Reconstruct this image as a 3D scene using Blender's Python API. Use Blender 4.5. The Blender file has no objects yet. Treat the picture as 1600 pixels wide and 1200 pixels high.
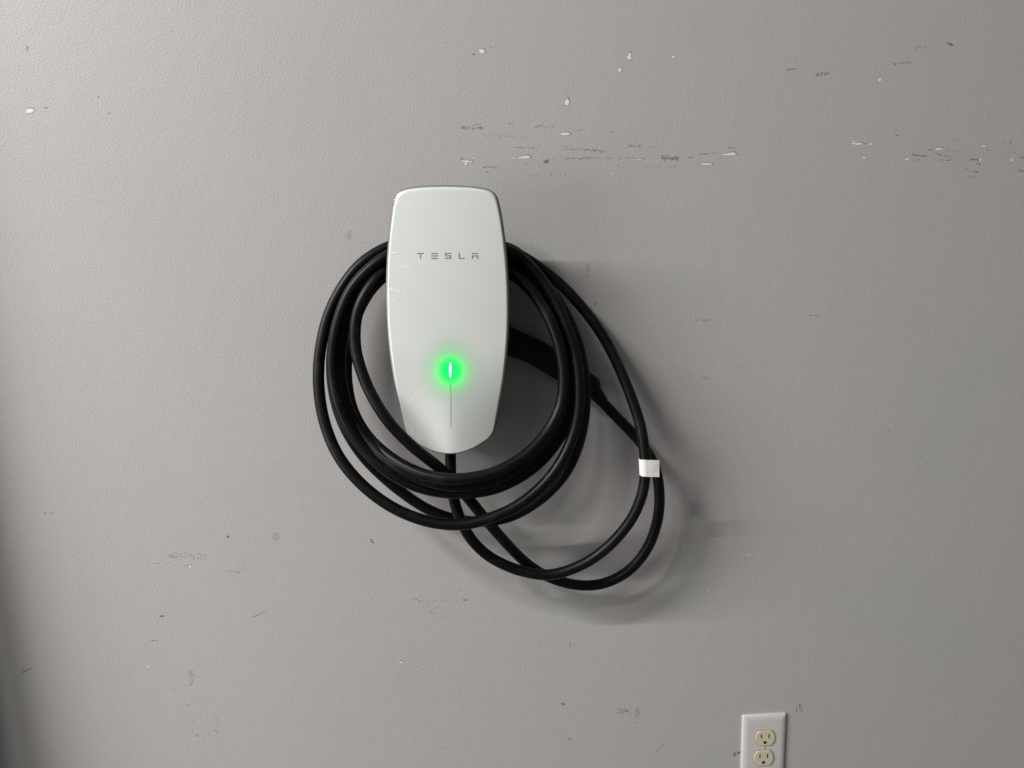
import bpy, bmesh, math, random
from mathutils import Vector, Matrix
R = math.radians
random.seed(7)
scene = bpy.context.scene
COL = scene.collection

# ------------------------------------------------------------------ camera
D = 1.05                     # camera to wall, metres
CAM_Z = 1.45
PITCH, YAW = R(9.0), R(3.8)
FPX = 1155.0                 # focal length in photo pixels (1600 wide)
cam_d = bpy.data.cameras.new('camera')
cam_d.sensor_width = 36.0
cam_d.lens = 36.0 * FPX / 1600.0
cam_d.clip_start = 0.01
cam_d.clip_end = 100
cam = bpy.data.objects.new('camera', cam_d)
COL.objects.link(cam)
cam.location = (0, -D, CAM_Z)
cam.rotation_euler = (R(90) - PITCH, 0, -YAW)
scene.camera = cam
CM = cam.rotation_euler.to_matrix()

def P(px, py, d=0.0):
    """point whose distance in front of the wall (y = 0) is d, seen at photo pixel px, py"""
    v = CM @ Vector(((px - 800) / FPX, -(py - 600) / FPX, -1.0))
    t = (D - d) / v.y
    return Vector((0, -D, CAM_Z)) + v * t

# ------------------------------------------------------------------ world, lamps, exposure
w = bpy.data.worlds.new('World')
scene.world = w
w.use_nodes = True
bg = w.node_tree.nodes['Background']
bg.inputs[0].default_value = (1.0, 0.97, 0.93, 1)
bg.inputs[1].default_value = 0.128
scene.view_settings.view_transform = 'Standard'
scene.view_settings.look = 'None'
scene.view_settings.exposure = 0.0
scene.view_settings.gamma = 1.0

def tube_lamp(name, x0, x1, y, z, power, width=0.03, col=(1.0, 0.972, 0.945)):
    ld = bpy.data.lights.new(name, 'AREA')
    ld.shape = 'RECTANGLE'
    ld.size = x1 - x0
    ld.size_y = width
    ld.energy = power
    ld.color = col
    o = bpy.data.objects.new(name, ld)
    COL.objects.link(o)
    o.location = ((x0 + x1) / 2, y, z)
    # aim towards the wall round the charger height
    dirv = Vector((0, 0 - y, 1.3 - z))
    o.rotation_euler = dirv.to_track_quat('-Z', 'Y').to_euler()
    return o
tube_lamp('ceiling_tube', -4.8, -2.5, -2.15, 4.15, 285, 0.04)
tube_lamp('ceiling_lamp', -2.2, -1.75, -2.2, 3.42, 30, 0.22)
tube_lamp('ceiling_tube', -9.0, -5.0, -2.15, 4.15, 380, 0.05)
tube_lamp('ceiling_tube', -4.4, -1.8, -4.3, 4.5, 24, 0.06)
tube_lamp('ceiling_tube', 0.6, 2.4, -4.3, 4.5, 2, 0.3)

# soft fill lamp added low on the left to brighten that side
ld = bpy.data.lights.new('left_fill_light', 'AREA'); ld.shape = 'RECTANGLE'; ld.size = 1.2; ld.size_y = 1.3; ld.energy = 34; ld.color = (1.0, 0.97, 0.96)
dl = bpy.data.objects.new('left_fill_light', ld); COL.objects.link(dl)
dl.location = (-2.9, -1.6, 0.9)
dl.rotation_euler = Vector((2.3, 1.6, 0.15)).to_track_quat('-Z', 'Y').to_euler()

# ------------------------------------------------------------------ helpers
def tag(o, label=None, cat=None, group=None, kind=None):
    if label: o['label'] = label
    if cat: o['category'] = cat
    if group: o['group'] = group
    if kind: o['kind'] = kind
    return o

def empty(name, loc, rot=(0, 0, 0)):
    o = bpy.data.objects.new(name, None)
    o.empty_display_size = 0.02
    COL.objects.link(o)
    o.location = loc
    o.rotation_euler = rot
    return o

def link(name, me, mat, parent=None, smooth=False):
    o = bpy.data.objects.new(name, me)
    COL.objects.link(o)
    if mat: me.materials.append(mat)
    if smooth:
        for p in me.polygons: p.use_smooth = True
    if parent:
        o.parent = parent
    return o

def mesh(name, verts, faces, mat, parent=None, smooth=False, world=False):
    """verts in parent space; world=True converts from world space"""
    me = bpy.data.meshes.new(name)
    if world and parent is not None:
        inv = pm(parent).inverted()
        verts = [inv @ Vector(v) for v in verts]
    me.from_pydata([tuple(v) for v in verts], [], faces)
    me.validate()
    bm = bmesh.new(); bm.from_mesh(me)
    bmesh.ops.recalc_face_normals(bm, faces=bm.faces)
    bm.to_mesh(me); bm.free()
    return link(name, me, mat, parent, smooth)

def pm(o):
    m = Matrix.LocRotScale(o.location, o.rotation_euler, None)
    return (pm(o.parent) @ m) if o.parent else m

def from_bm(name, bm, mat, parent=None, smooth=False):
    me = bpy.data.meshes.new(name)
    bmesh.ops.recalc_face_normals(bm, faces=bm.faces)
    bm.to_mesh(me); bm.free()
    return link(name, me, mat, parent, smooth)

def add_box(bm, c, s, bev=0.0, seg=2):
    r = bmesh.ops.create_cube(bm, size=1.0, matrix=Matrix.Translation(c) @ Matrix.Diagonal((s[0], s[1], s[2], 1)))
    if bev > 0:
        es = set()
        for v in r['verts']:
            for e in v.link_edges: es.add(e)
        bmesh.ops.bevel(bm, geom=list(es), offset=bev, segments=seg, affect='EDGES', profile=0.6)

def mat_basic(name, col, rough=0.5, metal=0.0, spec=0.5, coat=0.0, bump=None, mott=0.0, mott_scale=60):
    m = bpy.data.materials.new(name); m.use_nodes = True
    nt = m.node_tree; b = nt.nodes['Principled BSDF']
    b.inputs['Base Color'].default_value = (*col, 1)
    b.inputs['Roughness'].default_value = rough
    b.inputs['Metallic'].default_value = metal
    b.inputs['Specular IOR Level'].default_value = spec
    b.inputs['Coat Weight'].default_value = coat
    tc = nt.nodes.new('ShaderNodeTexCoord')
    if mott > 0:
        n = nt.nodes.new('ShaderNodeTexNoise'); n.inputs['Scale'].default_value = mott_scale
        n.inputs['Detail'].default_value = 4
        nt.links.new(tc.outputs['Object'], n.inputs['Vector'])
        mx = nt.nodes.new('ShaderNodeMix'); mx.data_type = 'RGBA'
        mx.inputs[6].default_value = (*[c * (1 - mott) for c in col], 1)
        mx.inputs[7].default_value = (*[min(1, c * (1 + mott)) for c in col], 1)
        nt.links.new(n.outputs['Fac'], mx.inputs[0])
        nt.links.new(mx.outputs[2], b.inputs['Base Color'])
        mr = nt.nodes.new('ShaderNodeMapRange')
        mr.inputs[3].default_value = rough * 0.85; mr.inputs[4].default_value = min(1, rough * 1.15)
        nt.links.new(n.outputs['Fac'], mr.inputs[0]); nt.links.new(mr.outputs[0], b.inputs['Roughness'])
    if bump:
        n2 = nt.nodes.new('ShaderNodeTexNoise'); n2.inputs['Scale'].default_value = bump[0]
        n2.inputs['Detail'].default_value = 2
        nt.links.new(tc.outputs['Object'], n2.inputs['Vector'])
        bp = nt.nodes.new('ShaderNodeBump'); bp.inputs['Strength'].default_value = bump[1]
        bp.inputs['Distance'].default_value = bump[2]
        nt.links.new(n2.outputs['Fac'], bp.inputs['Height'])
        nt.links.new(bp.outputs[0], b.inputs['Normal'])
    return m

# ------------------------------------------------------------------ materials
def wall_material():
    m = bpy.data.materials.new('wall_paint'); m.use_nodes = True
    nt = m.node_tree; b = nt.nodes['Principled BSDF']; L = nt.links.new
    tc = nt.nodes.new('ShaderNodeTexCoord')
    # faint uneven roller tone
    n = nt.nodes.new('ShaderNodeTexNoise'); n.inputs['Scale'].default_value = 5.0
    n.inputs['Detail'].default_value = 5; n.inputs['Roughness'].default_value = 0.6
    L(tc.outputs['Object'], n.inputs['Vector'])
    mx = nt.nodes.new('ShaderNodeMix'); mx.data_type = 'RGBA'
    mx.inputs[6].default_value = (0.428, 0.425, 0.414, 1)
    mx.inputs[7].default_value = (0.440, 0.425, 0.426, 1)
    rp = nt.nodes.new('ShaderNodeMapRange'); rp.inputs[1].default_value = 0.4; rp.inputs[2].default_value = 0.6
    L(n.outputs['Fac'], rp.inputs[0]); L(rp.outputs[0], mx.inputs[0])
    # soft grime blotches
    g = nt.nodes.new('ShaderNodeTexNoise'); g.inputs['Scale'].default_value = 11
    g.inputs['Detail'].default_value = 6; g.inputs['Roughness'].default_value = 0.65
    mp = nt.nodes.new('ShaderNodeMapping'); mp.inputs['Location'].default_value = (3, 1, 7)
    L(tc.outputs['Object'], mp.inputs[0]); L(mp.outputs[0], g.inputs['Vector'])
    gr = nt.nodes.new('ShaderNodeMapRange'); gr.inputs[1].default_value = 0.66; gr.inputs[2].default_value = 0.8
    gr.inputs[3].default_value = 0; gr.inputs[4].default_value = 0.22
    L(g.outputs['Fac'], gr.inputs[0])
    m2 = nt.nodes.new('ShaderNodeMix'); m2.data_type = 'RGBA'
    m2.inputs[7].default_value = (0.30, 0.275, 0.25, 1)
    L(mx.outputs[2], m2.inputs[6]); L(gr.outputs[0], m2.inputs[0])
    L(m2.outputs[2], b.inputs['Base Color'])
    b.inputs['Roughness'].default_value = 0.5
    b.inputs['Specular IOR Level'].default_value = 0.35
    # orange-peel roller relief
    a1 = nt.nodes.new('ShaderNodeTexNoise'); a1.inputs['Scale'].default_value = 410
    a1.inputs['Detail'].default_value = 2.5; a1.inputs['Roughness'].default_value = 0.55
    a1.inputs['Distortion'].default_value = 0.6
    L(tc.outputs['Object'], a1.inputs['Vector'])
    a2 = nt.nodes.new('ShaderNodeTexNoise'); a2.inputs['Scale'].default_value = 30
    a2.inputs['Detail'].default_value = 2
    L(tc.outputs['Object'], a2.inputs['Vector'])
    b1 = nt.nodes.new('ShaderNodeBump'); b1.inputs['Strength'].default_value = 1.0
    b1.inputs['Distance'].default_value = 0.00043
    b2 = nt.nodes.new('ShaderNodeBump'); b2.inputs['Strength'].default_value = 1.0
    b2.inputs['Distance'].default_value = 0.0003
    L(a1.outputs['Fac'], b1.inputs['Height']); L(a2.outputs['Fac'], b2.inputs['Height'])
    L(b2.outputs[0], b1.inputs['Normal']); L(b1.outputs[0], b.inputs['Normal'])
    return m
M_WALL = wall_material()
M_CHIP = mat_basic('bare_plaster', (0.77, 0.745, 0.69), 0.8, mott=0.06, mott_scale=300)
M_CHIPEDGE = mat_basic('torn_paint_edge', (0.22, 0.215, 0.205), 0.7)
M_SCUFF = mat_basic('rubber_scuff', (0.14, 0.14, 0.145), 0.7, mott=0.3, mott_scale=800)
M_SMUDGE = mat_basic('greasy_smudge', (0.37, 0.355, 0.335), 0.6, mott=0.1, mott_scale=300)
M_CABLE = mat_basic('cable_rubber', (0.0035, 0.0035, 0.0042), 0.40, spec=0.2, bump=(900, 0.25, 0.0002), mott=0.25, mott_scale=35)
def dust(m, amount, scale):
    nt = m.node_tree; b = nt.nodes['Principled BSDF']; L = nt.links.new
    tc = nt.nodes.new('ShaderNodeTexCoord')
    n = nt.nodes.new('ShaderNodeTexNoise'); n.inputs['Scale'].default_value = scale; n.inputs['Detail'].default_value = 9
    n.inputs['Roughness'].default_value = 0.75
    L(tc.outputs['Object'], n.inputs['Vector'])
    mr = nt.nodes.new('ShaderNodeMapRange'); mr.inputs[1].default_value = .52; mr.inputs[2].default_value = .8
    mr.inputs[3].default_value = 0; mr.inputs[4].default_value = amount
    L(n.outputs['Fac'], mr.inputs[0])
    mx = nt.nodes.new('ShaderNodeMix'); mx.data_type = 'RGBA'; mx.inputs[7].default_value = (0.16, 0.15, 0.14, 1)
    src = b.inputs['Base Color'].links[0].from_socket
    L(src, mx.inputs[6]); L(mr.outputs[0], mx.inputs[0]); L(mx.outputs[2], b.inputs['Base Color'])
dust(M_CABLE, 0.14, 26)
M_PLUG = mat_basic('plug_plastic', (0.005, 0.005, 0.0055), 0.5, spec=0.2, mott=0.2)
M_SHELL = mat_basic('back_shell_plastic', (0.012, 0.012, 0.013), 0.45, spec=0.4, mott=0.15)
M_BEZEL = mat_basic('glass_edge', (0.24, 0.25, 0.28), 0.3, spec=0.6, coat=0.3, mott=0.05)
M_LOGO = mat_basic('grey_print', (0.22, 0.225, 0.22), 0.35, mott=0.08, mott_scale=900)
M_LINE = mat_basic('groove_grey', (0.20, 0.24, 0.21), 0.4)
M_GLINT = mat_basic('scratch_glint', (0.99, 0.99, 0.99), 0.5)
M_PAPER = mat_basic('label_paper', (0.78, 0.77, 0.74), 0.5, mott=0.04, mott_scale=400)
M_PLATE = mat_basic('cover_plate_plastic', (0.58, 0.56, 0.54), 0.32, coat=0.1, mott=0.03, mott_scale=40)
M_IVORY = mat_basic('ivory_plastic', (0.62, 0.555, 0.40), 0.35, mott=0.05, mott_scale=200)
M_DARK = mat_basic('dark_opening', (0.02, 0.018, 0.016), 0.8)
M_SCREW = mat_basic('painted_screw', (0.70, 0.69, 0.64), 0.35)
M_SHADOW_BOARD = mat_basic('shadow_board_dark', (0.06, 0.06, 0.06), 0.5, mott=0.1, mott_scale=8)  # dark finish of the added shadow-casting board

# ------------------------------------------------------------------ the wall
bm = bmesh.new()
add_box(bm, Vector((0, 0.075, 1.6)), (9.0, 0.15, 3.2))
wall = from_bm('wall', bm, M_WALL)
tag(wall, 'scuffed grey painted wall with roller texture behind the charger', kind='structure')

def blob(px, py, wpx, hpx, rot=0.0, d=0.00025, n=14, rough=0.3, seed=0, taper=0.0):
    """irregular flat-topped flake outline on the wall, as world points"""
    rr = random.Random(seed)
    pts = []
    for i in range(n):
        a = 2 * math.pi * i / n
        k = 1 + rr.uniform(-rough, rough)
        x = math.cos(a) * wpx / 2 * k
        y = math.sin(a) * hpx / 2 * k
        if taper: y *= (1 + taper * (x / (wpx / 2)))
        c, s = math.cos(rot), math.sin(rot)
        pts.append(P(px + x * c - y * s, py + x * s + y * c, d))
    return pts

def wall_patch(name, mats, outline, d_top):
    """thin raised patch: outline at wall, top at d_top"""
    n = len(outline)
    cen = sum(outline, Vector()) / n
    vs = [Vector((p.x, -0.00002, p.z)) for p in outline]
    vs += [Vector((cen.x + (p.x - cen.x) * 0.9, -d_top, cen.z + (p.z - cen.z) * 0.9)) for p in outline]
    vs.append(Vector((cen.x, -d_top, cen.z)))
    fs = [(i, (i + 1) % n, n + (i + 1) % n, n + i) for i in range(n)]
    fs += [(n + i, n + (i + 1) % n, 2 * n) for i in range(n)]
    return mesh(name, vs, fs, mats, wall)

chips = [  # px, py, w, h, rotation, taper
    (753, 80, 9, 8, .4, .3), (984, 88, 7, 12, .1, .2), (969, 109, 4.5, 8, .1, 0), (1052, 89, 5, 4, 0, 0),
    (887, 160, 7, 15, .05, 0), (883, 209, 17, 4.5, -.05, .2), (818, 246, 22, 4.5, -.06, .5), (803, 247, 10, 2, 0, 0),
    (730, 252, 19, 3.2, .08, -.2), (728, 256, 4, 6, 0, 0), (1139, 241, 30, 4.2, -.04, .5), (1104, 256, 20, 3.4, 0, 0),
    (999, 249, 16, 1.5, 0, 0), (956, 272, 6, 1.4, 0, 0), (742, 246, 8, 1.4, 0, 0),
    (1341, 224.5, 20, 4.2, .03, -.2), (1334, 222, 5, 4, .2, 0), (1361, 225, 4, 3, 0, 0), (1375, 125, 5, 5, 0, 0), (1351, 246, 7, 3, 0, 0),
    (1418, 249, 6, 3, 0, 0), (1454, 250, 3, 2, 0, 0), (1466, 233, 15, 4, -.05, .3), (1537, 228, 10, 3.4, -.2, .2),
    (1532, 250, 6, 3.4, 0, 0), (1581, 250, 4.5, 4, 0, 0), (47, 173.5, 14, 8, 0, -.2), 
    (297, 885, 4, 4, 0, 0), (192, 845, 2.4, 2.4, 0, 0), (232, 1042, 3, 3, 0, 0), (627, 1035, 9, 2.4, .5, 0),
    (753, 1158, 3, 2, 0, 0), (1057, 718, 4, 5, 0, 0), (1245, 694, 4, 3, 0, 0),
    (1171, 867, 10, 4, .1, 0), (1107, 923, 5, 4, 0, 0), (1067, 1071, 3.5, 3.5, 0, 0)]
M_CHIP_OLD = mat_basic('old_filled_chip', (0.50, 0.50, 0.45), 0.7, mott=0.06, mott_scale=300)
for i, (x, y, ww, hh, ro, tp) in enumerate(chips):
    old = (y > 600 and x > 700)
    big = max(ww, hh) >= 6.5 and not old
    if big:   # dark torn rim showing along one side of the bigger chips
        pts = blob(x + .5, y - .5, ww * 1.03, hh * 1.06 + .6, ro, seed=i, taper=tp)
        wall_patch('torn_edge', M_CHIPEDGE, pts, 0.00008)
    pts = blob(x, y, ww * .92, hh * .88, ro, seed=i, taper=tp)
    wall_patch('paint_chip', M_CHIP_OLD if old else M_CHIP, pts, 0.00022)

def specks(name, mat, items, seed):
    """many tiny flecks as ONE mesh. items: (cx, cy, w, h, count, size, slope)"""
    rr = random.Random(seed)
    vs, fs = [], []
    for (cx, cy, ww, hh, cnt, sz, sl) in items:
        for _ in range(cnt):
            u = rr.uniform(-1, 1); v = rr.gauss(0, .42)
            x = cx + u * ww / 2; y = cy + v * hh / 2 + u * ww / 2 * sl
            s = sz * rr.uniform(.35, 1.0); e = rr.uniform(1.0, 2.6)
            k = len(vs); n = 6
            th = rr.uniform(-.5, .5) + math.atan(sl)
            for j in range(n):
                a = 2 * math.pi * j / n
                kx = math.cos(a) * s * e * .5 * rr.uniform(.6, 1.2); ky = math.sin(a) * s * .5 * rr.uniform(.6, 1.2)
                c, q = math.cos(th), math.sin(th)
                p = P(x + kx * c - ky * q, y + kx * q + ky * c, 0.0)
                vs.append((p.x, -0.00012 - rr.random() * 0.00004, p.z))
            fs.append(tuple(range(k, k + n)))
    o = mesh(name, vs, fs, mat, wall)
    o['kind'] = 'stuff'
    return o

specks('scuff_marks', M_SCUFF, [
    (738, 200, 36, 5, 60, 1.5, 0), (745, 194, 18, 4, 12, 1.1, -.1), (798, 193, 10, 2, 7, 1.2, 0), (850, 197, 30, 6, 26, 1.3, -.1),
    (790, 213, 75, 4, 30, 1.1, .05), (902, 204, 12, 4, 8, 1.1, 0), (962, 207, 18, 3, 10, 1.0, .1), (822, 231, 38, 2, 26, 1.3, .03), (912, 234, 66, 6, 66, 1.4, .08),
    (993, 228, 20, 5, 24, 1.3, 0), (1018, 230, 12, 2, 8, 1.2, 0), (935, 247, 115, 3, 70, 1.1, 0), (905, 247, 40, 6, 26, 1.4, 0),
    (1047, 247, 26, 9, 80, 1.8, .05), (1078, 246, 10, 3, 12, 1.4, 0), (852, 252, 10, 6, 14, 2.0, -.1), (860, 250, 26, 2, 10, 1.2, 0), (830, 255, 60, 6, 20, 1.0, 0),
    (766, 261, 22, 4, 22, 1.4, 0), (762, 269, 8, 2, 6, 1.4, 0), (850, 273, 70, 3, 20, 1.1, 0), (1050, 260, 90, 3, 22, 1.0, 0),
    (1106, 240, 26, 3, 20, 1.3, -.05), (1143, 231, 14, 4, 8, 1.2, -.1), (725, 248, 16, 5, 12, 1.2, 0), (975, 260, 180, 14, 26, .9, 0),
    (875, 228, 20, 3, 8, 1.0, 0), (1150, 195, 4, 3, 3, 1.3, 0),
    (1237, 108, 14, 3, 18, 1.6, -.1), (1286, 115, 22, 7, 34, 1.8, -.05), (1411, 98, 30, 5, 30, 1.3, -.1), (1437, 75, 20, 4, 16, 1.2, 0), (1455, 75, 20, 4, 6, 1.1, 0),
    (1484, 69, 8, 5, 22, 1.8, .6), (1404, 211, 11, 2, 10, 1.3, 0), (1437, 243, 22, 3, 30, 1.5, .12), (1455, 234, 10, 2, 10, 1.6, 0), (1475, 243, 30, 3, 24, 1.4, .2),
    (1480, 250, 100, 2, 46, 1.2, 0), (1525, 249, 18, 2, 16, 1.5, 0), (1528, 256, 8, 3, 8, 1.4, .2), (1525, 268, 11, 2, 12, 1.4, .1), (1519, 277, 12, 3, 12, 1.3, .1),
    (1510, 264, 8, 3, 7, 1.1, 0), (1595, 267, 12, 2, 14, 1.6, .1), (1597, 246, 8, 3, 8, 1.5, .1), (1573, 222, 14, 4, 10, 1.2, 0), (1490, 219, 16, 4, 10, 1.1, .1),
    (1545, 235, 14, 2, 8, 1.0, .1), (1580, 238, 20, 2, 8, 1.0, 0), (1490, 236, 20, 4, 12, 1.2, 0)], 11)
specks('scuff_ticks', M_SCUFF, [
    (72, 168, 6, 3, 12, 1.3, -.2), (153, 151, 4, 1.5, 6, 1.4, .4), (171, 177, 4, 2, 5, 1.1, 0), (266, 50, 3, 2, 4, 1, 0), (316, 115, 3, 3, 4, 1, 0),
    (252, 963, 8, 3, 20, 1.7, -.1), (240, 1001, 15, 1.5, 12, 1.2, .02), (405, 960, 20, 1.4, 24, 1.3, -.4), (42, 1047, 15, 1.5, 26, 1.5, -.4),
    (356, 838, 3, 9, 12, 1.5, 1), (290, 870, 50, 5, 30, 1.2, .05), (296, 883, 22, 2, 12, 1.2, 0), (366, 893, 16, 3, 12, 1.3, .2), (380, 886, 7, 3, 6, 1.2, -1),
    (250, 880, 30, 3, 10, 1.0, 0), (580, 843, 2, 3, 10, 1.5, 0), (582, 847, 4, 4, 14, 1.3, .9), (70, 801, 4, 3, 5, 1.3, 0), (80, 801, 2, 2, 3, 1.2, 0),
    (665, 942, 46, 2, 26, 1.1, .36), (692, 938, 70, 1.5, 22, .9, -.02), (684, 960, 28, 2, 18, 1.0, .3), (727, 937, 5, 4, 10, 1.4, 0), (720, 920, 2, 2, 2, 1.3, 0),
    (891, 1008, 1.5, 7, 8, 1.2, 0), (880, 1100, 4, 4, 12, 1.6, 0), (890, 1155, 4, 5, 8, 1.5, .6), (1030, 1168, 14, 2, 14, 1.2, -1.0), (692, 1170, 3, 3, 5, 1.5, 0),
    (996, 1110, 3, 10, 12, 1.3, 1), (975, 1110, 12, 5, 14, 1.4, .1), (930, 475, 3, 3, 10, 1.7, 0), (917, 431, 3, 2, 6, 1.3, 0), (1270, 493, 14, 1.5, 14, 1.3, -.1),
    (1148, 1178, 1.8, 9, 20, 1.6, 0), (1154, 1176, 4, 6, 18, 1.6, 0), (1250, 1103, 2.0, 9, 16, 1.5, 0), (1245, 1110, 1.5, 8, 8, 1.2, 0), (991, 834, 2, 2, 4, 1.4, 0),
    (1447, 724, 2, 3, 4, 1.4, 0), (1388, 672, 2, 2, 2, 1.1, 0), (40, 74, 6, 12, 3, 1.0, 0), (43, 76, 1.2, 9, 14, 1.4, 0), (298, 1070, 2, 3, 4, 1.4, 0), (337, 1170, 3, 3, 3, 1.2, 0),
    (340, 1140, 2, 70, 12, 1.0, 0), (307, 1149, 5, 5, 8, 1.4, 0), (273, 1075, 2, 2, 4, 1.2, 0), (1105, 500, 22, 4, 8, 1.0, -.1), (740, 85, 4, 3, 4, 1.2, 0), (775, 73, 26, 6, 12, 1.0, 0),
    (888, 153, 3, 3, 6, 1.2, 0)], 12)

def smudge(px, py, ww, hh, cnt, seed):
    specks('smudge', M_SMUDGE, [(px, py, ww, hh, cnt, 2.6, 0)], seed)
for i, s in enumerate([(431, 838, 9, 16, 40), (298, 1057, 6, 26, 40), (545, 368, 5, 18, 34), (918, 420, 5, 14, 24),
                       (975, 1112, 24, 16, 44), (995, 1118, 7, 26, 26), (310, 1130, 60, 70, 30), (1251, 1106, 4, 14, 20),
                       (292, 868, 60, 10, 40), (1100, 500, 30, 6, 16), (1105, 590, 16, 6, 8)]):
    smudge(*s, 40 + i)

# ------------------------------------------------------------------ the charger
FD = 0.104                          # how far the middle of the glass face stands off the wall
c_px = P(700, 480, FD)
c_top = P(696, 292, FD - 0.0085)
c_bot = P(703, 708, FD - 0.014)
S = (P(795, 480, FD) - P(605, 480, FD)).length / 190.0          # metres per px across
# upright scale and lean
axis = (Vector((c_top.x, 0, c_top.z)) - Vector((c_bot.x, 0, c_bot.z)))
SV = axis.length / 416.0
lean = math.atan2(-axis.x, axis.z)
_t = 228.0 / 416.0
charger = empty('wall_charger', (0.0009 + c_bot.x + (c_top.x - c_bot.x) * _t, 0, c_bot.z + (c_top.z - c_bot.z) * _t), (0, -lean, 0))
tag(charger, 'white glass-faced electric car charger with green status light on grey wall', 'car charger')
INV = pm(charger).inverted()

half = [(291, 0), (291.3, 18), (292, 36), (294, 54), (296.2, 64), (299, 70.5), (303, 75), (308, 78), (318, 81), (340, 85.3), (380, 90.6), (420, 94),
        (460, 95.5), (500, 95.2), (540, 92.8), (590, 87.5), (630, 80.8), (655, 75.8), (668, 73.2), (675, 71.3), (681, 67.5), (686.5, 62.5), (690.5, 56), (695, 48),
        (699, 40), (702.4, 31), (705.2, 21), (707, 10), (707.5, 0)]
def spline(pts, k):
    """Catmull-Rom through pts"""
    out = []
    n = len(pts)
    for i in range(n - 1):
        p0 = pts[max(i - 1, 0)]; p1 = pts[i]; p2 = pts[i + 1]; p3 = pts[min(i + 2, n - 1)]
        for j in range(k):
            t = j / k
            out.append(tuple(0.5 * ((2 * b) + (-a + c) * t + (2 * a - 5 * b + 4 * c - d) * t * t + (-a + 3 * b - 3 * c + d) * t ** 3)
                             for a, b, c, d in zip(p0, p1, p2, p3)))
    out.append(tuple(pts[-1]))
    return out
hs = spline(half, 4)
outline = [(h * S, -(y - 480) * SV) for y, h in hs]                 # right half, top to bottom (x, z)
outline += [(-x, z) for x, z in reversed(outline[1:-1])]
NO = len(outline)
ZL = -(590 - 480) * SV              # crease starts here
ZB = -(707 - 480) * SV
ZT = -(291 - 480) * SV
def face_depth(x, z):
    d = FD - 0.0035 * (x / 0.078) ** 2
    d -= 0.010 * max(0.0, z / ZT) ** 2 * 0.6
    t = min(1.0, max(0.0, (ZL + 0.045 - z) / (ZL + 0.045 - ZB)))
    t = t * t * (3 - 2 * t)
    d -= t * (math.sqrt(x * x + 0.013 ** 2) - 0.013) / 0.07 * 0.016
    d -= t * 0.006
    return d
def offset_outline(k):
    """move outline outwards by k metres"""
    out = []
    for i in range(NO):
        a = Vector(outline[i - 1]); b = Vector(outline[(i + 1) % NO])
        t = (b - a).normalized(); nrm = Vector((-t.y, t.x))
        p = Vector(outline[i])
        if nrm.dot(p) < 0: nrm = -nrm
        out.append((p.x + nrm.x * k, p.y + nrm.y * k))
    return out

outline = offset_outline(-0.0009)
def ring_surface(rings, cap=True):
    vs, fs = [], []
    for r in rings: vs += r
    for k in range(len(rings) - 1):
        for i in range(NO):
            a = k * NO + i; b = k * NO + (i + 1) % NO
            fs.append((a, b, b + NO, a + NO))
    if cap:
        vs.append(Vector(cap)) ; c = len(vs) - 1; k = (len(rings) - 1) * NO
        for i in range(NO): fs.append((k + i, k + (i + 1) % NO, c))
    return vs, fs

# white glass face, an open-backed shell so that the lamp behind can shine through it
def face_material():
    m = bpy.data.materials.new('white_glass'); m.use_nodes = True
    nt = m.node_tree; L = nt.links.new
    for n in list(nt.nodes): nt.nodes.remove(n)
    out = nt.nodes.new('ShaderNodeOutputMaterial')
    tc = nt.nodes.new('ShaderNodeTexCoord')
    p = nt.nodes.new('ShaderNodeBsdfPrincipled')
    p.inputs['Base Color'].default_value = (0.745, 0.785, 0.760, 1)
    p.inputs['Roughness'].default_value = 0.22
    p.inputs['Specular IOR Level'].default_value = 0.5
    p.inputs['Coat Weight'].default_value = 1.0
    p.inputs['Coat Roughness'].default_value = 0.13
    # faint smears on the gloss
    n = nt.nodes.new('ShaderNodeTexNoise'); n.inputs['Scale'].default_value = 22; n.inputs['Detail'].default_value = 6
    n.inputs['Distortion'].default_value = 1.5
    L(tc.outputs['Object'], n.inputs['Vector'])
    mr = nt.nodes.new('ShaderNodeMapRange'); mr.inputs[1].default_value = .35; mr.inputs[2].default_value = .75
    mr.inputs[3].default_value = .15; mr.inputs[4].default_value = .42
    L(n.outputs['Fac'], mr.inputs[0]); L(mr.outputs[0], p.inputs['Roughness'])
    tr = nt.nodes.new('ShaderNodeBsdfTranslucent'); tr.inputs[0].default_value = (0.25, 1.0, 0.45, 1)
    mix = nt.nodes.new('ShaderNodeMixShader')
    # print thinning added round the lamp to shape its green halo in the material
    vm = nt.nodes.new('ShaderNodeVectorMath'); vm.operation = 'DISTANCE'
    vm.inputs[1].default_value = LED
    mp = nt.nodes.new('ShaderNodeMapping'); mp.inputs['Scale'].default_value = (1, 0, 0.86)
    L(tc.outputs['Object'], mp.inputs[0]); L(mp.outputs[0], vm.inputs[0])
    dv = nt.nodes.new('ShaderNodeMath'); dv.operation = 'DIVIDE'; dv.inputs[1].default_value = 0.05
    L(vm.outputs['Value'], dv.inputs[0])
    vr = nt.nodes.new('ShaderNodeValToRGB'); cr = vr.color_ramp; cr.interpolation = 'B_SPLINE'
    stops = [(0, .97), (.12, .97), (.22, .96), (.32, .66), (.45, .38), (.62, .18), (.8, .07), (1, .03)]
    while len(cr.elements) < len(stops): cr.elements.new(0.5)
    for e, (po, va) in zip(cr.elements, stops):
        e.position = po; e.color = (va, va, va, 1)
    L(dv.outputs[0], vr.inputs[0]); L(vr.outputs[0], mix.inputs[0])
    L(p.outputs[0], mix.inputs[1]); L(tr.outputs[0], mix.inputs[2])
    L(mix.outputs[0], out.inputs[0])
    return m
_l = INV @ P(703.6, 578.5, FD - 0.003)
led_z = _l.z
led_x = _l.x
LED = (led_x, 0, led_z * 0.86)
M_FACE = face_material()

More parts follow.
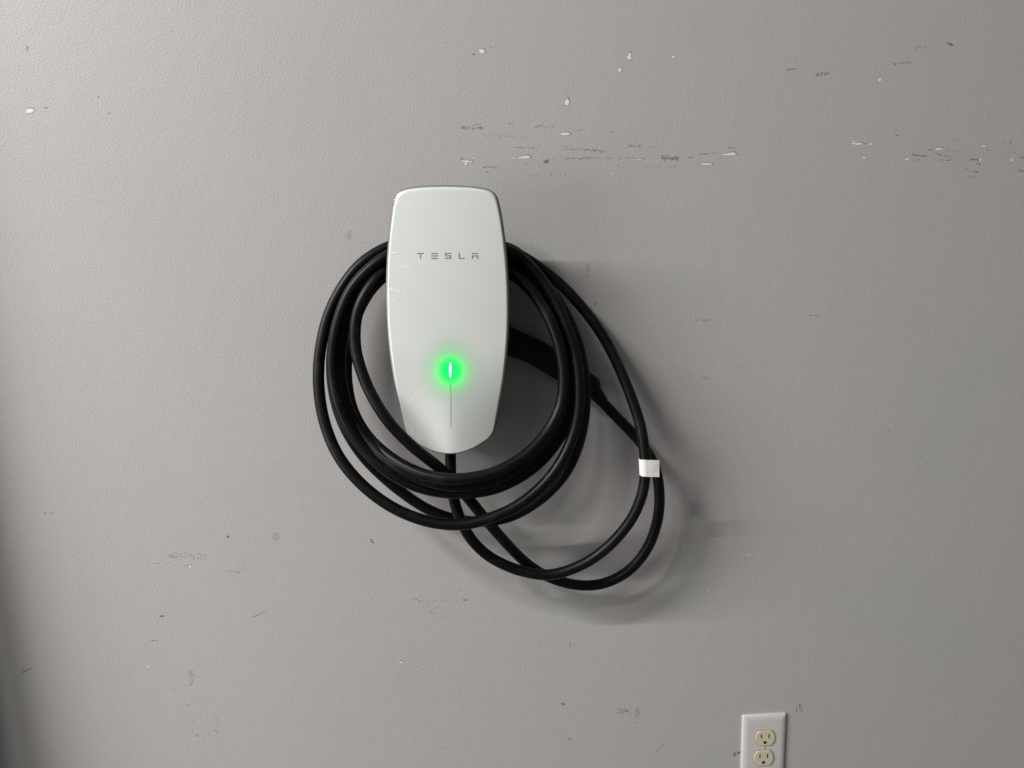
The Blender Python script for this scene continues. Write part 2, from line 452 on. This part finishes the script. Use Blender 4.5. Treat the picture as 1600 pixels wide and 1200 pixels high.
rings = []
edge = [(1.0, -0.0046)] + [(1 - 0.030 * (1 - math.sin(R(90 - a))), -0.0026 * (1 - math.cos(R(90 - a)))) for a in range(0, 91, 9)]
scales = edge + [(s, 0) for s in (.955, 0.93, .90, .87, .84, .79, .74, .68, .62, .56, .5, .44, .38, .32, .26, .2, .15, .1, .05)]
def bevel_k(z):
    t = min(1.0, max(0.0, (z - (ZB + 0.012)) / 0.055))
    return 0.22 + 0.78 * t
for s, dd in scales:
    ring = []
    for x, z in outline:
        k = bevel_k(z)
        s_ = 1 - (1 - s) * (k if s > 0.95 else 1.0)
        ring.append(Vector((x * s_, -(face_depth(x * s_, z * s_) + dd * (k if dd > -0.0045 else 1.0)), z * s_)))
    rings.append(ring)
vs, fs = ring_surface(rings, cap=(0, -face_depth(0, 0), 0))
face = mesh('glass_face', vs, fs, M_FACE, charger, smooth=True)
# polished edge of the glass round the face
def rim_depth(x, z, dd): return face_depth(x, z) + dd
r1 = []
for k, dd in ((0.0001, -0.0036), (0.0012, -0.0038), (0.0019, -0.0050), (0.0019, -0.0075), (0.0008, -0.0090), (-0.002, -0.0092)):
    o_ = offset_outline(k)
    r1.append([Vector((o_[i][0], -rim_depth(*outline[i], dd), o_[i][1])) for i in range(NO)])
vs, fs = ring_surface(r1, cap=False)
mesh('glass_edge', vs, fs, M_BEZEL, charger, smooth=True)
# dark shell behind the glass, tapering back
r2 = []
for k, dd in ((0.0005, -0.0078), (0.0026, -0.0082), (0.0026, -0.014), (-0.003, -0.024), (-0.010, -0.034)):
    o_ = offset_outline(k)
    r2.append([Vector((o_[i][0], -rim_depth(*outline[i], dd), o_[i][1])) for i in range(NO)])
o_ = offset_outline(-0.016)
r2.append([Vector((o_[i][0], -0.062, o_[i][1])) for i in range(NO)])
vs, fs = ring_surface(r2, cap=(0, -0.062, 0))
mesh('back_shell', vs, fs, M_SHELL, charger, smooth=True)
# narrow core that the cable is wound on, standing on the wall
core = []
for dpt, sc in ((0.0, 1.04), (0.004, 1.04), (0.006, 1.0), (0.063, 0.98)):
    ring = []
    for i in range(NO):
        a = 2 * math.pi * i / NO
        ex = 0.5
        x = math.copysign(abs(math.sin(a)) ** ex, math.sin(a)) * 0.050 * sc
        z = math.copysign(abs(math.cos(a)) ** ex, math.cos(a)) * 0.105 * sc - 0.062
        ring.append(Vector((x, -dpt, z)))
    core.append(ring)
vs, fs = ring_surface(core, cap=(0, -0.063, -0.062))
mesh('mounting_core', vs, fs, M_SHELL, charger, smooth=False)
# cable gland under the core
def tube_mesh(path, rad, n=20, caps=True):
    vs, fs = [], []
    m = len(path)
    prev = None
    for i in range(m):
        a = path[max(i - 1, 0)]; b = path[min(i + 1, m - 1)]
        t = (b - a).normalized()
        if prev is None:
            up = Vector((0, 1, 0)) if abs(t.y) < .9 else Vector((1, 0, 0))
            u = (up - t * up.dot(t)).normalized()
        else:
            u = (prev - t * prev.dot(t)).normalized()
        prev = u
        v = t.cross(u)
        r = rad[i] if isinstance(rad, list) else rad
        for k in range(n):
            an = 2 * math.pi * k / n
            vs.append(path[i] + (u * math.cos(an) + v * math.sin(an)) * r)
    for i in range(m - 1):
        for k in range(n):
            a = i * n + k; b = i * n + (k + 1) % n
            fs.append((a, b, b + n, a + n))
    if caps:
        fs.append(tuple(range(n - 1, -1, -1)))
        fs.append(tuple((m - 1) * n + k for k in range(n)))
    return vs, fs

# flat print and marks laid on the face
def on_face(px, py, lift=0.00016):
    v = INV @ P(px, py, FD)
    return Vector((v.x, -(face_depth(v.x, v.z) + lift), v.z))
def face_poly(name, quads, mat, lift=0.00016, parent=None, div=1):
    vs, fs = [], []
    for q in quads:
        k = len(vs)
        vs += [on_face(x, y, lift) for x, y in q]
        vs_b = [on_face(x, y, -0.0002) for x, y in q]
        n = len(q)
        vs += vs_b
        fs.append(tuple(range(k, k + n)))
        for i in range(n):
            fs.append((k + i, k + (i + 1) % n, k + n + (i + 1) % n, k + n + i))
    me = bpy.data.meshes.new(name)
    me.from_pydata([tuple(v) for v in vs], [], fs)
    return link(name, me, mat, parent or charger)
def rect(x0, y0, x1, y1): return [(x0, y0), (x1, y0), (x1, y1), (x0, y1)]
t0, t1 = 395.1, 396.8
face_poly('letter', [[(651.2, t0), (662.1, t0), (661.6, t1), (651.8, t1)], [(656.0, 397.6), (657.9, 397.6), (657.6, 404.5), (656.3, 404.5)]], M_LOGO)
face_poly('letter', [[(673.6, t0), (684.0, t0), (683.6, t1), (674.0, t1)], [(673.6, 398.9), (684.0, 398.9), (683.6, 400.6), (674.0, 400.6)],
                     [(674.0, 402.8), (683.6, 402.8), (684.0, 404.5), (673.6, 404.5)]], M_LOGO)
face_poly('letter', [rect(695.2, t0, 704.8, t1), rect(695.2, t1, 696.9, 398.9), rect(695.2, 398.9, 704.9, 400.6), rect(703.2, 400.6, 704.9, 402.8),
                     rect(695.4, 402.8, 704.9, 404.5)], M_LOGO)
face_poly('letter', [rect(716.6, 395.3, 718.3, 402.8), rect(716.6, 402.8, 725.6, 404.5)], M_LOGO)
face_poly('letter', [rect(737.2, 395.4, 747.0, 397.0), rect(737.2, 399.0, 747.0, 400.6), rect(737.2, 400.6, 738.9, 404.7), rect(745.3, 400.6, 747.0, 404.7)], M_LOGO)

# status light: lens-shaped slit and the fine groove under it
def lens(cx, y0, y1, wpx, n=9):
    L_, R_ = [], []
    for i in range(n + 1):
        t = i / n
        ww = wpx / 2 * math.sin(math.pi * (0.06 + 0.88 * t)) ** 0.6
        y = y0 + (y1 - y0) * t
        L_.append((cx - ww, y)); R_.append((cx + ww, y))
    return L_ + R_[::-1]
M_LED = bpy.data.materials.new('status_light_glow'); M_LED.use_nodes = True
_b = M_LED.node_tree.nodes['Principled BSDF']
_b.inputs['Base Color'].default_value = (0.5, 0.9, 0.7, 1)
_b.inputs['Emission Color'].default_value = (0.55, 1.0, 0.82, 1)
_b.inputs['Emission Strength'].default_value = 1.3
face_poly('status_light', [lens(703.6, 566.3, 590, 4.0)], M_LED, 0.0003)
face_poly('crease_line', [[(703.9, 590), (704.7, 590), (704.9, 669), (704.2, 669)]], M_LINE, 0.00012)
led = bpy.data.lights.new('status_led', 'POINT')
led.energy = 0.066; led.color = (0.0, 1.0, 0.24); led.shadow_soft_size = 0.002
lo = bpy.data.objects.new('status_led', led); COL.objects.link(lo)
lo.parent = charger
lo.location = (led_x, -(face_depth(0, led_z) - 0.030), led_z)
# pale marks on the glass; the whitest are scratches with their glint painted in
def stroke(pts, wpx, mat=None, name='pale_mark'):
    q = [Vector(p) for p in spline([tuple(on_face(x, y, -0.0001)) for x, y in pts], 4)]
    r = wpx * S / 2
    vs, fs = tube_mesh(q, [r * (0.35 + 0.65 * math.sin(math.pi * min(1, (i + .6) / (len(q) + .2)))) for i in range(len(q))], 8)
    mesh(name, vs, fs, mat or M_GLINT, charger, smooth=True)
M_FAINT = mat_basic('faint_line', (0.74, 0.76, 0.72), 0.4)  # fine pale lines close to the face colour
stroke([(608, 395.6), (615, 395.9), (621.5, 395)], 1.6)
stroke([(628.5, 416.6), (636, 417.3), (645, 418.5)], 0.9)
stroke([(607.5, 451.5), (616, 453.2), (627, 456.5)], 1.1)
stroke([(632, 457.2), (636, 459)], 1.2)
stroke([(612, 468), (619, 469.3)], 0.7)
stroke([(624, 597), (634, 607), (645, 622), (655, 640), (663, 655), (668, 664)], 0.9, M_FAINT)
stroke([(768, 665), (758, 673), (747, 686)], 0.5, M_FAINT)
stroke([(637, 460), (640, 450), (648, 446), (660, 443)], 0.8, M_FAINT)

# ------------------------------------------------------------------ the cable: one continuous run, photo pixel + stand-off (mm)
run = [
    # out of the charger, round the big lower right loop and up behind the head
    (704, 690, 50), (704, 706, 56), (704, 722, 60), (705, 748, 66), (709, 778, 68), (718, 808, 70), (733, 838, 68), (757, 864, 66), (787, 882, 66), (822, 894, 66),
    (862, 898, 67), (908, 883, 70), (947, 857, 72), (980, 821, 74), (998, 788, 76), (1006.5, 757, 76), (1008, 727, 75), (1006, 697, 72),
    (996, 648, 62), (967, 573, 46), (935, 514, 34), (890, 458, 25), (850, 423, 20), (815, 400, 18), (785, 385, 18), (700, 372, 20), (640, 378, 24),
    # widest coil, left side
    (606, 386, 30), (570, 407, 36), (541, 439, 40), (516, 485, 46), (502, 537, 54), (497.5, 592, 64), (504, 648, 76), (522, 700, 88), (549, 740, 98), (585, 774, 106),
    (625, 799, 112), (670, 815, 116), (715, 820, 118), (758, 812, 118), (800, 795, 115), (838, 768, 110), (870, 732, 104), (892, 690, 97), (903, 648, 91),
    (905, 600, 86), (898, 550, 78), (883, 505, 70), (864, 465, 62), (842, 432, 56), (818, 407, 52), (790, 390, 50), (700, 378, 50), (640, 384, 46),
    # second coil, dipping behind at lower left
    (606, 399, 42), (572, 428, 40), (545, 465, 40), (525, 515, 40), (518, 568, 42), (523, 620, 44), (538, 666, 46), (562, 706, 46), (590, 737, 44), (625, 767, 42),
    (665, 794, 42), (706, 810, 42), (748, 815, 46), (795, 808, 56), (842, 782, 68), (880, 744, 76), (902, 700, 76), (913, 650, 70), (914, 600, 62),
    (906, 548, 52), (890, 504, 46), (868, 465, 40), (842, 433, 36), (812, 408, 36), (780, 396, 36), (700, 393, 36), (640, 394, 50),
    # third coil
    (606, 400, 60), (574, 423, 64), (546, 457, 68), (527, 507, 72), (519, 560, 76), (524, 610, 80), (539, 656, 84), (565, 697, 90), (600, 732, 96),
    (640, 756, 98), (682, 768, 98), (725, 770.5, 98), (772, 764, 98), (815, 744, 92), (850, 716, 84), (877, 680, 72), (893, 640, 60), (897, 600, 54),
    (889, 550, 50), (873, 505, 46), (850, 467, 42), (822, 436, 38), (790, 412, 30), (700, 402, 22), (640, 406, 30),
    # fourth coil
    (606, 414, 42), (577, 438, 50), (552, 472, 56), (537, 516, 60), (531, 562, 62), (535, 610, 64), (550, 652, 70), (576, 692, 84), (612, 724, 100), (650, 745, 110),
    (690, 757, 114), (728, 759, 114), (770, 752, 112), (810, 733, 104), (843, 705, 94), (870, 670, 82), (886, 632, 74), (889, 595, 70), (884, 555, 66),
    (870, 514, 62), (848, 475, 58), (822, 446, 54), (790, 424, 52), (700, 410, 56), (640, 414, 52),
    # innermost coil
    (606, 428, 30), (580, 452, 32), (560, 487, 34), (547, 528, 36), (541.5, 570, 38), (544, 612, 42), (555, 650, 54), (578, 686, 76), (612, 716, 98), (652, 738, 116),
    (692, 747.5, 126), (730, 747.5, 128), (770, 739, 126), (807, 721, 120), (838, 696, 112), (862, 664, 102), (877, 630, 95), (881, 592, 90), (877, 555, 86),
    (867, 518, 82), (849, 480, 74), (823, 447, 66), (790, 426, 56), (700, 420, 40), (640, 424, 48),
    # last turn: crosses in front of the lower left corner, swings round to the plug
    (606, 424, 60), (585, 440, 70), (567, 466, 76), (556, 500, 80), (555, 540, 86), (564, 578, 94), (581, 618, 102), (608, 660, 107), (645, 698, 106), (685, 730, 99),
    (713, 757, 91), (738, 786, 84), (760, 813, 76), (795, 853, 56), (825, 882, 44), (858, 902, 38), (900, 914, 36), (942, 912, 36), (982, 892, 38), (1012, 856, 40),
    (1028, 810, 41), (1030, 765, 41), (1022, 726, 40), (1000, 690, 36), (966, 654, 31), (938, 625, 27), (915, 600, 24), (895, 588, 22)]
sp = spline([tuple(P(x, y, d / 1000)) for x, y, d in run], 7)
path = [Vector(p) for p in sp]
# light smoothing so the hand-placed points do not wobble
for _ in range(3):
    q = [path[0]] + [(path[i - 1] + path[i] * 2 + path[i + 1]) / 4 for i in range(1, len(path) - 1)] + [path[-1]]
    path = q
cable = empty('charging_cable', (P(709, 600, 0).x, 0, P(709, 600, 0).z))
tag(cable, 'thick black charging cable coiled round the white charger with its plug tucked behind', 'cable')
CR = 0.0076
vs, fs = tube_mesh(path, CR, 22)
mesh('cable_jacket', vs, fs, M_CABLE, cable, smooth=True, world=True)
# plug handle, oval, lying behind the coils
hp = [(738, 500, 30), (760, 512, 28), (790, 531, 25), (820, 543, 24), (850, 558, 23), (880, 577, 22), (900, 589, 22), (915, 599, 22), (925, 606, 23), (927, 608, 23), (931, 613, 24)]
hr = [0.021, 0.0205, 0.0195, 0.0185, 0.0185, 0.0180, 0.0175, 0.0168, 0.0155, 0.0115, 0.0095]
hsp = spline([tuple(P(x, y, d / 1000)) + (r,) for (x, y, d), r in zip(hp, hr)], 5)
vs, fs = tube_mesh([Vector(p[:3]) for p in hsp], [p[3] for p in hsp], 28)
vs = [Vector((v.x, -0.024 + (v.y + 0.024) * 0.86, v.z)) for v in vs]
mesh('plug_handle', vs, fs, M_PLUG, cable, smooth=True, world=True)
# short tapering strain relief behind it
a_, b_ = P(925, 607, .024), P(943, 630, .027)
pts = [a_.lerp(b_, i / 8) for i in range(9)]
rads = [0.0112 - 0.0031 * (i / 8) ** 1.3 for i in range(9)]
vs, fs = tube_mesh(pts, rads, 22)
mesh('strain_relief', vs, fs, M_PLUG, cable, smooth=True, world=True)
# white paper flag wrapped round the cable
cc = P(1008.0, 729, 0.0755)
lab_rows = []
topv = (P(1007.2, 715.8, .0755) - P(1008.4, 743.0, .0755))
hgt = topv.length * 0.96; ax = topv.normalized()
side = ax.cross(Vector((0, 1, 0))).normalized()
if side.x < 0: side = -side
front = Vector((0, -1, 0))
prof = []
rr_ = CR + 0.0005
for i in range(11):                       # wrap from behind left round the front
    a = R(235) - R(235 - 82) * i / 10
    prof.append(side * math.cos(a) * rr_ + front * math.sin(a) * rr_)
prof.append(side * 0.0080 + front * 0.0080)
prof.append(side * 0.0125 + front * 0.0077)
prof.append(side * 0.0178 + front * 0.0072)
nv = 7
vs, fs = [], []
for j in range(nv):
    t = j / (nv - 1) - .5
    for i, p_ in enumerate(prof):
        k = max(0, i - 9) / 4
        vs.append(cc + ax * (hgt * -t) + ax * (-0.0024 * k) + p_ + side * (0.0009 * (-t) * k) + front * (0.0002 * math.sin(i * 1.1 + j)) * k)
m_ = len(prof)
for j in range(nv - 1):
    for i in range(m_ - 1):
        a = j * m_ + i
        fs.append((a, a + 1, a + 1 + m_, a + m_))
lab = mesh('paper_label', vs, fs, M_PAPER, cable, smooth=False, world=True)
sm = lab.modifiers.new('thickness', 'SOLIDIFY'); sm.thickness = 0.0002; sm.offset = 1

# ------------------------------------------------------------------ the socket outlet
tl, tr_ = P(1161, 1119, .004), P(1229.5, 1115, .004)
pw = (tr_ - tl).length
ang = math.atan2(tr_.z - tl.z, tr_.x - tl.x)
mid = (tl + tr_) / 2
ph = 0.1145
cz = Vector((mid.x, 0, mid.z)) + Vector((math.sin(ang), 0, -math.cos(ang))) * (ph / 2)
outlet = empty('wall_outlet', cz, (0, -ang, 0))
tag(outlet, 'duplex power outlet with ivory sockets in a white cover plate low on the wall', 'power outlet')
OI = pm(outlet).inverted()
bm = bmesh.new()
# cover plate: domed edge profile
prof = [(0.0, 0.0), (0.0, 0.0016), (0.0006, 0.0030), (0.0022, 0.0040), (0.0050, 0.0049), (0.0082, 0.0053), (0.0100, 0.0054)]
def rrect(hw, hh, r, n=5):
    pts = []
    for cx, cz_, a0 in ((hw - r, hh - r, 0), (-hw + r, hh - r, 90), (-hw + r, -hh + r, 180), (hw - r, -hh + r, 270)):
        for i in range(n + 1):
            a = R(a0 + 90 * i / n)
            pts.append((cx + math.cos(a) * r, cz_ + math.sin(a) * r))
    return pts
rings = []
for ins, dp in prof:
    rings.append([bm.verts.new((x, -dp, z)) for x, z in rrect(pw / 2 - ins, ph / 2 - ins, max(0.0022 - ins * .1, .0008))])
for a, b in zip(rings, rings[1:]):
    n = len(a)
    for i in range(n): bm.faces.new((a[i], a[(i + 1) % n], b[(i + 1) % n], b[i]))
bm.faces.new(rings[-1])
from_bm('cover_plate', bm, M_PLATE, outlet, smooth=True)

def oi(px, py): 
    v = OI @ P(px, py, .0066); return v.x, v.z
def duplex(w_, h_, n=10):
    """circle cut flat above and below"""
    r = w_ / 2; a0 = math.asin(min(1, h_ / 2 / r))
    pts = [(r * math.cos(a0 - 2 * a0 * i / n), r * math.sin(a0 - 2 * a0 * i / n)) for i in range(n + 1)]
    pts += [(-x, -z) for x, z in pts]
    return pts
def prism(name, pts, cx, cz_, d0, d1, mat, parent, bev=0.0):
    vs = [(cx + x, -d0, cz_ + z) for x, z in pts]
    n = len(pts)
    vs += [(cx + x, -(d1 - bev), cz_ + z) for x, z in pts]
    k = 1 - bev / 0.012
    vs += [(cx + x * k, -d1, cz_ + z * k) for x, z in pts]
    fs = [(i, (i + 1) % n, n + (i + 1) % n, n + i) for i in range(n)] + [(n + i, n + (i + 1) % n, 2 * n + (i + 1) % n, 2 * n + i) for i in range(n)]
    fs.append(tuple(range(2 * n, 3 * n)))
    return mesh(name, vs, fs, mat, parent)
for (rx, ry) in ((1195.4, 1153.4), (1193.0, 1184.6)):
    x, z = oi(rx, ry)
    prism('socket_gap', duplex(0.0338, 0.0276), x, z, 0.005, 0.0056, M_DARK, outlet)
    rc = prism('socket', duplex(0.0326, 0.0264), x, z, 0.005, 0.0072, M_IVORY, outlet, bev=0.0006)
    for sx, sh in ((-0.0062, 0.0068), (0.0062, 0.0078)):
        prism('slot', [(-.0009, -sh / 2), (.0009, -sh / 2), (.0009, sh / 2), (-.0009, sh / 2)], x + sx, z + 0.0038, 0.0068, 0.00732, M_DARK, rc)
    g = [(0.0026 * math.cos(R(a)), 0.0026 * math.sin(R(a))) for a in range(180, 361, 20)] + [(0.0026, .0018), (0.0012, .0026), (-0.0012, .0026), (-0.0026, .0018)]
    prism('ground_hole', g, x, z - 0.0072, 0.0068, 0.00732, M_DARK, rc)
x, z = oi(1193.6, 1168.4)
sc_ = prism('screw', [(0.0026 * math.cos(R(a)), 0.0026 * math.sin(R(a))) for a in range(0, 360, 24)], x, z, 0.005, 0.0062, M_SCREW, outlet, bev=0.0004)
prism('screw_slot', [(-.0004, -.0022), (.0004, -.0022), (.0004, .0022), (-.0004, .0022)], x, z, 0.0058, 0.00626, M_DARK, sc_)

# ------------------------------------------------------------------ dark board added out of view to cast the shadow along the left edge
board = empty('added_shadow_board', (P(20, 1100).x - 0.076 - 0.12, -0.152, 0), (R(-3.6), 0, 0))
tag(board, 'unseen dark board added at far left to shade the wall edge', 'board')
bm = bmesh.new(); add_box(bm, Vector((0, 0.0, 1.2)), (0.24, 0.02, 2.38), 0.002, 2)
from_bm('shadow_board_plank', bm, M_SHADOW_BOARD, board)
for z_ in (0.25, 2.15):
    bm = bmesh.new(); add_box(bm, Vector((0, -0.0205, z_)), (0.20, 0.02, 0.07), 0.003, 2)
    from_bm('shadow_board_batten', bm, M_SHADOW_BOARD, board)
